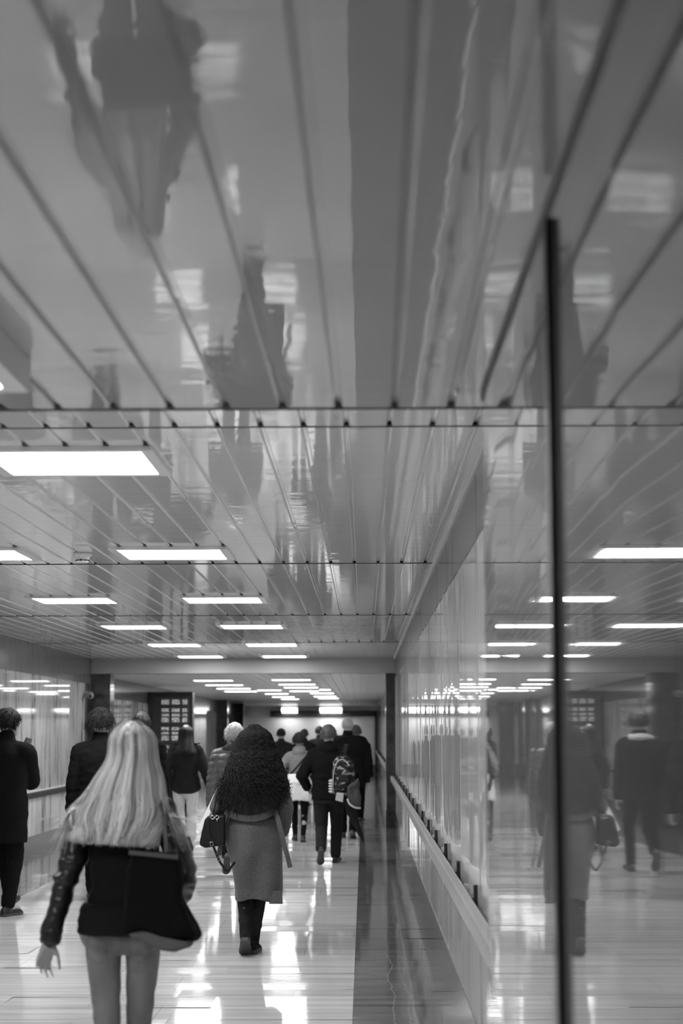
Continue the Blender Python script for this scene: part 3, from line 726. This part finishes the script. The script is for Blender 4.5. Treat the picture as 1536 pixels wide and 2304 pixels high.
mb = MB(); T = f.tors(.030, 1.0, 1.5, 1.04, 1.0)
zb = L(572, 1828).z
ctr = lambda px, py: L(px, py).x
sk = []
for py, xl, xr, ry in ((2022, 533, 637, .155), (2000, 532, 637, .158), (1975, 527, 636, .165), (1945, 517, 634.5, .172), (1915, 508, 633, .178), (1885, 505, 632, .18), (1862, 507, 628, .172), (1840, 513, 621, .145), (1828, 517, 615, .125)):
    a, c = L(xl, py), L(xr, py); sk.append(((a.x+c.x)/2, -.01, a.z, (c.x-a.x)/2, ry))
T = [q for q in T if q[2] > zb+.03]
mb.loft(sk+[(q[0], q[1], q[2], q[3]*1.05, q[4]*1.05) for q in T], 36, 2.2)
for sd in 'lr':
    A = f.S[sd]; mb.cap(A['sh']-Vector((A['sg']*.08, 0, 0)), .075, A['sh'], .070); mb.cap(A['sh'], .070, A['el'], .068); mb.cap(A['el'], .066, A['el']+(A['wr']-A['el'])*.9, .055)
me = remesh(mb, .009, 4)
def coatfold(c):
    z = c[2]; am = .014*max(0, min(1, (zb-z)/.4)); x = c[0]+(zb-z)*.16
    v = am*math.sin(x*26+1.4+math.sin(z*3)*.6)
    v += .006*mnoise.noise(Vector((c[0]*7, c[1]*7, z*9)))
    if abs(z-zb) < .05 and abs(c[0]) < .17: v -= .010*(1-abs(z-zb)/.05)
    return v
displace(me, coatfold)
coat = link('coat', me, M_coat, r, True)
# back vent flap of the hem, right
mb = MB(); q = [L(612, 2000), L(636, 2000), L(638, 2029), L(608, 2029)]
mb.rings([[Vector((p.x, -.16+dy, p.z)) for p in q] for dy in (0, .012)]); mb.build('hem_flap', M_coat, coat)
mb = MB(); pts = [Vector((L(px, py+5).x, yy-.024, L(px, py+5).z)) for px, py, yy in ((511, 1818, -.03), (519, 1824, -.095), (535, 1830, -.135), (560, 1834, -.158), (585, 1832, -.156), (605, 1826, -.128), (617, 1818, -.09), (622, 1812, -.03))]
strip(crv(pts, 5), .046, .018, (0, 1, 0)).build('belt', M_coat, coat)
pts = [Vector((L(px, py).x, yy, L(px, py).z)) for px, py, yy in ((620, 1820, -.13), (630, 1850, -.165), (640, 1890, -.178), (648, 1920, -.175), (655, 1948, -.17))]
strip(crv(pts, 5), .034, .009, (0, 1, 0)).build('belt_end', M_coat, coat)
pts = [Vector((L(px, py).x, yy, L(px, py).z)) for px, py, yy in ((514, 1822, -.13), (507, 1850, -.16), (501, 1885, -.165), (497, 1921, -.16))]
strip(crv(pts, 5), .030, .009, (0, 1, 0)).build('belt_end', M_coat, coat)
# curls
rnd = random.Random(5); hc = f.hc; paths = []; rads = []; tones = []
for i in range(1900):
    ph = rnd.uniform(-1, 1); phi = ph*2.3; sn, cs = math.sin(phi), math.cos(phi); lay = rnd.random()**.6
    top = np.array((hc.x+.015*sn+rnd.gauss(0, .006), hc.y-.01+rnd.uniform(-.03, .03), hc.z+.118*k))
    A1 = np.array((hc.x+sn*(.08+.03*lay), hc.y-cs*(.09+.03*lay), hc.z+.05*k)); A2 = np.array((hc.x+sn*(.105+.04*lay), hc.y-cs*(.11+.04*lay), hc.z-.06))
    B = np.array((sn*(.138+.045*lay), -cs*(.13+.05*lay), 1.42)); C = np.array((sn*(.172+.06*lay)+rnd.gauss(0, .008), -.02-cs*(.14+.05*lay), 1.26))
    ze = 1.085+.05*abs(ph)**1.5+rnd.gauss(0, .055)+(1-lay)*.02; sp = .205+.07*lay
    D = np.array((sn*sp+rnd.gauss(0, .012)-.01, -.04-cs*(.15+.03*lay), ze))
    if rnd.random() < .22: D[2] += rnd.uniform(.02, .10)
    pts = crv([top, A1, A2, B, C, D], 9); out = []; fr = rnd.uniform(1.7, 2.6); p0 = rnd.uniform(0, 6.28); am = rnd.uniform(.008, .016)
    for q, p in enumerate(pts):
        t_ = q/len(pts); a = p0+fr*q*.75; e = am*min(1, t_*3)
        out.append(np.array(p)+np.array((math.cos(a)*e, math.sin(a)*e, math.sin(a+1)*e*.4)))
    paths.append(out); rads.append(.0026+.0014*rnd.random()); tones.append(rnd.random()*.7+.3*(rnd.random() < .05))
me = strands_mesh(paths, rads, tones)
hair = link('hair', me, hair_mat('black_curls', .002, .030, .5), r, True)
hair.data.materials[0].node_tree.nodes['Principled BSDF'].inputs['Specular IOR Level'].default_value = .25
# her handbag and the paper folder under her arm
t = empty('handbag', P(480, 1870, 13.05), 0, 'small black handbag with open shoulder strap hanging at the grey coat woman\'s left', 'bag'); o3 = t.location
def G(px, py, dd=0): q = P(px, py, 13.05+dd)-o3; return q
M_bag = mat('black_bag_leather', .006, .5, .25)
mb = MB(); R = []
for dy, s_ in ((-.075, .93), (-.06, 1), (.06, 1), (.075, .93)):
    R.append([Vector(((G(480, 1870)+(G(px, py)-G(480, 1870))*s_).x, dy, (G(480, 1870)+(G(px, py)-G(480, 1870))*s_).z)) for px, py in ((469, 1835), (488, 1833), (507, 1833), (506, 1901), (490, 1903), (463, 1907), (452, 1902), (450, 1895), (456, 1868), (462, 1843))])
mb.rings(R); link('bag_body', remesh(mb, .006, 4), M_bag, t, True)
mb = MB(); mb.tube(crv([G(478, 1836, -.03), G(483, 1815, -.02), G(487, 1790, 0), G(494, 1782, 0.02), G(496, 1800, .02), G(490, 1836, .02)], 6), .006, 8); mb.build('handle', M_bag, t, True)
M_chr = mat('bright_metal', .6, .2, metal=1)
mb = MB()
for px in (478, 488): mb.tube([G(px+4.5*math.cos(a), 1839+4*math.sin(a), -.085) for a in np.linspace(0, 2*pi, 14)], .003, 6)
mb.tube([G(488, 1842, -.085), G(488, 1848, -.086)], .004, 6); o_ = mb.build('clasp', M_chr, t, True); o_['label'] = 'bright metal rings at the handle'
st = strip(crv([G(467, 1845, -.085), G(468, 1870, -.09), G(477, 1897, -.092), G(483, 1912, -.09), G(494, 1938, -.085), G(507, 1957, -.08)], 5), .017, .005, (0, 1, 0)).build('strap', M_bag, t)
strip(crv([G(505, 1958, -.08), G(514, 1958, -.075), G(522, 1948, -.06), G(528, 1940, -.03)], 5), .017, .005, (0, 1, .3)).build('strap', M_bag, t)
mb = MB(); mb.tube([G(475+x, 1899+y, -.097) for x, y in ((-3, -4), (3, -5), (5, 3), (-1, 5), (-3, -4))], .0025, 6); mb.build('buckle', M_chr, st)
mb = MB()
for px, py in ((487, 1922), (490, 1929), (493, 1936)): mb.ell(G(px, py, -.092), .003, .002, .003, n=8)
mb.build('stud', M_chr, st)
t = empty('paper_folder', P(468, 1824, 13.35), 0, 'white flat paper folder tilted under the grey coat woman\'s left arm', 'folder'); o3 = t.location
q = [P(px, py, 13.35)-o3 for px, py in ((443, 1867), (449, 1876), (491, 1790), (488, 1773))]
mb = MB(); mb.rings([[p+Vector((0, dy, 0)) for p in q] for dy in (-.004, .30)]); mb.build('cover', mat('white_paper', .75, .6), t)
mb = MB(); mb.rings([[Vector((p.x*.97+.004, p.y+dy, p.z*.97)) for p in q] for dy in (-.006, .29)]); mb.build('sheet', mat('white_sheet', .8, .7), t)

# ---- man in the long black coat at the left edge
r = person(14, 16.0, -12, 'man in a long black coat at the left edge looking at a phone')
f = Fig(1.80, False, 1.0, ra=(.10, .30, 1.37), la=(-.05, .30, 1.20), rpole=(.35, -.5, -1), lpole=(-.35, -.5, -1),
        rl=dict(a=(.055, -.02, .085), pitch=0, out=14), ll=dict(a=(-.085, .38, .10), pitch=-12, out=6), head=(0, .02))
f.yaw = math.radians(-22)
f.body(r, M_skin, .0095, (50, 60), 1.05); f.trousers(r, M_black, .011, .016, .062, amp=.007)
for sd in 'lr': f.shoe(r, sd, M_shoe, M_sole, .0, .022)
f.jacket(r, M_black, .011, .036, .62, 1.03, 1.08, .010, .028, 'coat', fz=6)
M_hdark = mat('dark_brown_hair', .018, .8, .25); M_hgrey = mat('grey_hair', .35, .6); M_hmid = mat('greying_hair', .09, .6); M_hwhite = mat('white_hair', .5, .7, .3); M_hblack = mat('black_hair', .01, .6)
f.short_hair(r, M_hdark, .022, .014, 1500, .045)
r.rotation_euler.z = math.radians(-12); bpy.context.view_layer.update()
pc = P(58, 1677, 16.36); t = empty('phone', pc, math.radians(-20), 'phone held up beyond the shoulder of the man in the long black coat', 'phone'); t.rotation_euler = (math.radians(-25), math.radians(14), math.radians(-25))
b = MB(); b.box(-.036, .036, -.005, .005, -.075, .075, bev=.004); b.build('case', mat('phone_case', .08, .4), t)
b = MB(); b.box(-.032, .032, .005, .0062, -.068, .068); b.build('screen', mat('phone_screen', .02, .1), t)
b = MB()
for x, z in ((-.02, .055), (-.02, .036)): b.cap((x, -.005, z), .007, (x, -.0068, z), .007, 10)
b.build('camera_bump', M_dark, t)

# ---- plain builder for the walkers further on
def walker(px, d, rz, label, h, fem=False, build=1.0, stride=.26, phase=1, top=M_black, legs=M_black, skin=M_skin, hair=M_hdark, jz=.86, t=.030, hood=None, cuff=.06, vox=.012, la=None, ra=None, yaw=0, hairk=(.018, .010, 500, .03), flare=1.0, collar=.024, amp=.010, lift=.16, stripes=0, short=True, tt=.014, head=(0, 0), lean=.03, jname='jacket', wide=None):
    r = person(px, d, rz, label); k = h/1.75
    fr = dict(a=(.07*k, stride*.9, .085*k), pitch=-8); bk = dict(a=(.07*k, -stride, .08*k+lift), pitch=20+lift*180)
    a, b_ = (dict(fr), dict(bk)) if phase > 0 else (dict(bk), dict(fr))
    a['a'] = (-a['a'][0],)+tuple(a['a'][1:])
    dr = .5*stride*stride/.84
    f = Fig(h, fem, build, la=la, ra=ra, ll=a, rl=b_, lean=lean, drop=dr, head=head, shx=wide); f.yaw = math.radians(yaw)
    if not la and not ra: 
        pass
    f.body(r, skin, vox*.9, (30, 30), 1.12); f.trousers(r, legs, vox, tt, cuff, amp=.006)
    for sd in 'lr': f.shoe(r, sd, M_shoe, M_sole, .0, .022)
    j = f.jacket(r, top, vox, t, jz, flare, 1.0, amp, collar, jname, hood=hood, stripes=stripes)
    if short: f.short_hair(r, hair, *hairk)
    return r, f, j
def fall_hair(r, f, m, zend, wdt, n=700, seed=2, curl=.0):
    rnd = random.Random(seed); hc = f.hc; k = f.k; paths = []; rads = []; tones = []
    for i in range(n):
        ph = rnd.uniform(-1, 1); phi = ph*2.2; sn, cs = math.sin(phi), math.cos(phi); lay = rnd.random()
        P_ = [(hc.x+.01*sn, hc.y+rnd.uniform(-.03, .03), hc.z+.116*k), (hc.x+sn*(.078+.012*lay), hc.y-cs*(.09+.015*lay), hc.z+.05*k), (hc.x+sn*(.09+.015*lay), hc.y-cs*(.105+.02*lay), hc.z-.06),
              (sn*wdt*.8, -cs*(.12+.03*lay)+f.ly(1.4), (hc.z-.06+zend)/2), (sn*wdt+rnd.gauss(0, .012), -cs*(.14+.03*lay)-.02, zend+rnd.gauss(0, .02)+.04*abs(ph))]
        paths.append([np.array(p) for p in crv(P_, 5)]); rads.append(.004); tones.append(rnd.random())
    link('hair', strands_mesh(paths, rads, tones), m, r, True)
# two men at left
walker(226, 17.2, 4, 'man with wavy dark hair and black jacket behind the blonde woman\'s left shoulder', 1.85, build=1.0, t=.032, jz=.80, hairk=(.030, .016, 1100, .05), yaw=-25, vox=.0105, amp=.012)
r, f, j = walker(316, 20.6, -4, 'man in dark jacket with pale grey hood collar beside the display board', 1.86, build=1.18, jz=.8, hair=M_hblack, phase=-1)
mb = MB(); c = f.neck; mb.ell(c+Vector((0, -.07, -.015)), .135, .07, .062); mb.cap(c+Vector((-.09, -.01, .0)), .04, c+Vector((.09, -.01, .0)), .04); me = remesh(mb, .01, 6); displace(me, folds(.008, 14, 14, 14)); link('hood', me, mat('pale_grey_fleece', .45, .9, .2), j, True)
# dark-haired woman with pale trousers
M_pale = mat('pale_trousers', .62, .8, .2)
r, f, j = walker(418, 24.6, 3, 'woman with dark shoulder-length hair in a dark jacket and wide pale trousers', 1.74, True, 1.0, top=M_charc, legs=M_pale, jz=.80, flare=1.16, t=.045, la=(-.26, -.02, .86), ra=(.36, -.10, .80), short=False, cuff=.092, tt=.012, stride=.24, lift=.10)
fall_hair(r, f, hair_mat('black_long_hair', .006, .02, .5), 1.30, .15)
b = MB()
for sg in (-1, 1): b.box(sg*.15-.05, sg*.15+.05, -.03, .03, 1.435, 1.45, bev=.005)
b.build('shoulder_tab', M_charc, j)
# grey-haired walker in a quilted jacket
M_puff = mat('grey_quilted_nylon', .10, .45)
r, f, j = walker(527, 20.2, 2, 'grey-haired person in a quilted jacket half hidden behind the curly-haired woman', 1.72, False, 1.0, top=M_puff, hair=M_hwhite, jz=.82, t=.034, stripes=.016, hairk=(.028, .012, 800, .035), phase=-1, amp=.006)
mb = MB(); c = f.neck; mb.ell(c+Vector((0, -.06, .0)), .135, .085, .055); me = remesh(mb, .01, 5); displace(me, folds(.012, 16, 16, 16)); link('fur_collar', me, mat('dark_fur', .05, .95), j, True)
# far group
walker(632, 36, 0, 'distant person in plain dark grey coat left of the group, against the pale end wall', 1.69, top=M_charc, jz=.72, vox=.016, hairk=(.015, .006, 200, .02))
walker(684, 38.5, -4, 'distant dark-haired person just behind the grey hoodie walker', 1.68, top=M_blk2, jz=.8, vox=.016, hairk=(.015, .006, 200, .02), hair=M_hblack, phase=-1)
walker(718, 40, 4, 'distant dark-haired person seen between hoodie walker and backpack man', 1.74, top=M_charc, jz=.8, vox=.016, hairk=(.015, .006, 200, .02), hair=M_hblack)
# hoodie walker with pale jacket tied round the waist
M_hood = mat('grey_hoodie', .17, .9, .2); M_lightgrey = mat('pale_jacket_cloth', .55, .8, .2)
r, f, j = walker(673, 26.5, 0, 'short-haired walker in a grey hoodie with a pale jacket tied at the waist', 1.575, True, 1.0, top=M_hood, jz=.93, hood=1.1, cuff=.042, tt=.006, stride=.12, lift=.0, hair=M_hdark, hairk=(.03, .010, 500, .03), t=.034, la=(-.2, .12, 1.0), ra=(.2, .12, 1.0))
k = f.k; mb = MB(); mb.loft([(0, -.03, .60, .215, .15), (0, -.03, .62, .225, .155), (0, -.02, .74, .21, .15), (0, -.01, .84, .185, .145), (0, 0, .93, .165, .13), (0, 0, .965, .155, .12)], 32)
me = remesh(mb, .01, 4); displace(me, folds(.022, 11, 11, 5, 2)); sk_ = link('tied_jacket', me, M_lightgrey, r, True)
mb = MB(); mb.loft([(-.02, -.05, .84, .15, .11), (-.02, -.055, .86, .16, .115), (-.02, -.055, .97, .15, .11), (-.02, -.05, .985, .145, .105)]); link('white_pouch', remesh(mb, .01, 4), mat('white_cloth', .8, .7), r, True)
strip(crv([(.15, -.02, 1.28), (.07, -.155, 1.20), (-.04, -.165, 1.07), (-.14, -.10, .97)], 6), .028, .008, (0, 1, 0)).build('strap', M_charc, r)
mb = MB(); mb.loft([(.19, -.05, .56, .03, .05), (.19, -.05, .58, .045, .06), (.16, -.04, .80, .05, .06), (.14, -.03, .90, .04, .05)]); me = remesh(mb, .01, 3); displace(me, folds(.012, 16, 16, 9)); link('hanging_sleeve', me, M_lightgrey, sk_, True)
# big man with cropped white hair and the one beside him
walker(782, 27.3, 0, 'tall broad man with cropped grey hair in a black coat ahead of the backpack man', 1.83, build=1.3, t=.04, jz=.74, hair=M_hgrey, hairk=(.006, .003, 300, .012), stride=.16, lift=.03, vox=.0125)
walker(800, 32.0, -4, 'person in dark jacket mostly hidden behind the tall broad man', 1.72, build=1.06, t=.034, jz=.78, hair=M_hmid, stride=.2, lift=.04, phase=-1)
# backpack man
r, f, j = walker(738, 22.0, -3, 'man with greying hair in black hooded jacket carrying a camouflage backpack', 1.725, build=1.05, t=.036, jz=.84, hair=M_hmid, hood=1.15, legs=M_charc, stride=.30, lift=.12, phase=-1, la=(-.27, .12, .93), ra=(.24, .24, 1.0), vox=.0105, cuff=.068, tt=.022)
cam_m = mat('camouflage_cloth', .1, .8, .2); tt_, tc, cr = vary(cam_m, .012, .26, (1, 1, 1.6), 13, 2, .44, .60, dist=.8); cr.color_ramp.interpolation = 'CONSTANT'
e_ = cr.color_ramp.elements.new(.53); e_.color = (.06, .06, .06, 1)
t = empty('backpack', P(772, 1745, 21.72), math.radians(-8), 'camouflage backpack slung on the right shoulder of the black-jacketed man', 'backpack'); o3 = t.location
def G(px, py, dd=0): q = P(px, py, 21.72)-o3; return Vector((q.x, dd, q.z))
mb = MB(); mb.loft([(0, 0, -.24, .10, .06), (0, 0, -.22, .135, .085), (0, 0, -.10, .142, .10), (0, 0, .05, .138, .10), (-.002, .01, .16, .12, .085), (-.005, .02, .23, .075, .055), (-.005, .03, .25, .03, .03)], 28, 2.6)
mb.ell((.01, -.10, -.10), .10, .05, .11); me = remesh(mb, .008, 4); displace(me, folds(.008, 14, 14, 14)); bp = link('pack', me, cam_m, t, True)
mb = MB(); mb.tube(crv([(-.11, -.10, -.12), (-.10, -.105, .05), (-.05, -.10, .17), (.02, -.09, .19), (.09, -.10, .12)], 6), .007, 6); mb.build('zip_piping', mat('pale_piping', .4, .6), bp)
mb = MB(); mb.loft([(-.125, -.03, -.21, .03, .05), (-.125, -.03, -.20, .034, .055), (-.13, -.03, -.05, .032, .05), (-.13, -.03, -.04, .025, .045)], 16); mb.build('side_pocket', mat('mesh_pocket', .28, .7), bp, True)
mb = MB()
for q in range(5): mb.box(-.166, -.128, -.09, -.082, -.195+.032*q, -.181+.032*q)
mb.build('pocket_band', mat('white_band', .7, .6), bp)
mb = MB(); mb.tube(crv([(-.03, .0, .24), (-.02, -.01, .285), (.03, -.01, .285), (.04, 0, .24)], 5), .008, 6); mb.build('grab_loop', M_charc, bp)
strip(crv([(.0, .06, .22), (.01, .10, .32), (.01, .20, .37), (.02, .32, .30)], 6), .05, .012, (0, -1, .6)).build('shoulder_strap', M_charc, t)
# cloth hanging from the pack
t2 = empty('hanging_jacket', P(795, 1790, 21.54), 0, 'dark jacket with pale trim hanging below the camouflage backpack', 'jacket'); o4 = t2.location
def G2(px, py, dd=0): q = P(px, py, 21.54)-o4; return Vector((q.x, dd, q.z))
mb = MB(); q = [(783, 1770), (805, 1752), (812, 1790), (811, 1818), (795, 1812), (782, 1800)]
mb.rings([[G2(788+(a-788)*s_, 1790+(c_-1790)*s_, dy) for a, c_ in q] for dy, s_ in ((-.06, .85), (-.03, 1), (.04, 1), (.06, .8))]); me = remesh(mb, .009, 5); displace(me, folds(.014, 14, 14, 9)); hj = link('cloth', me, mat('grey_jacket_cloth', .045, .85), t2, True)
strip(crv([G2(781, 1797, -.06), G2(786, 1808, -.07), G2(798, 1816, -.07), G2(811, 1818, -.05)], 5), .022, .01, (0, 1, 0)).build('pale_trim', mat('pale_trim', .42, .7), hj)
mb = MB(); q = [(757, 1783), (773, 1784), (771, 1805), (754, 1800)]; mb.rings([[G2(a, c_, dy) for a, c_ in q] for dy in (-.035, -.01)]); mb.build('pale_tag', mat('pale_trim', .42, .7), hj)
# umbrella
t3 = empty('umbrella', P(800, 1850, 21.87), 0, 'closed dark umbrella pointing down from the camouflage backpack', 'umbrella'); o5 = t3.location
def G3(px, py): return P(px, py, 21.87)-o5
mb = MB(); pts = [G3(778, 1775), G3(783, 1800), G3(790, 1826), G3(800, 1850), G3(810, 1876), G3(816, 1890)]
mb.chain(pts, [.03, .052, .060, .046, .028, .014], 16); me = remesh(mb, .007, 3); displace(me, folds(.006, 30, 30, 6)); link('canopy', me, M_charc, t3, True)
mb = MB(); mb.cap(G3(815, 1888), .008, G3(820, 1899), .005, 8); mb.build('tip', M_dark, t3, True)
mb = MB(); mb.tube(crv([G3(779, 1780), G3(774, 1760), G3(772, 1748)], 4), .008, 8); mb.build('handle', M_dark, t3, True)
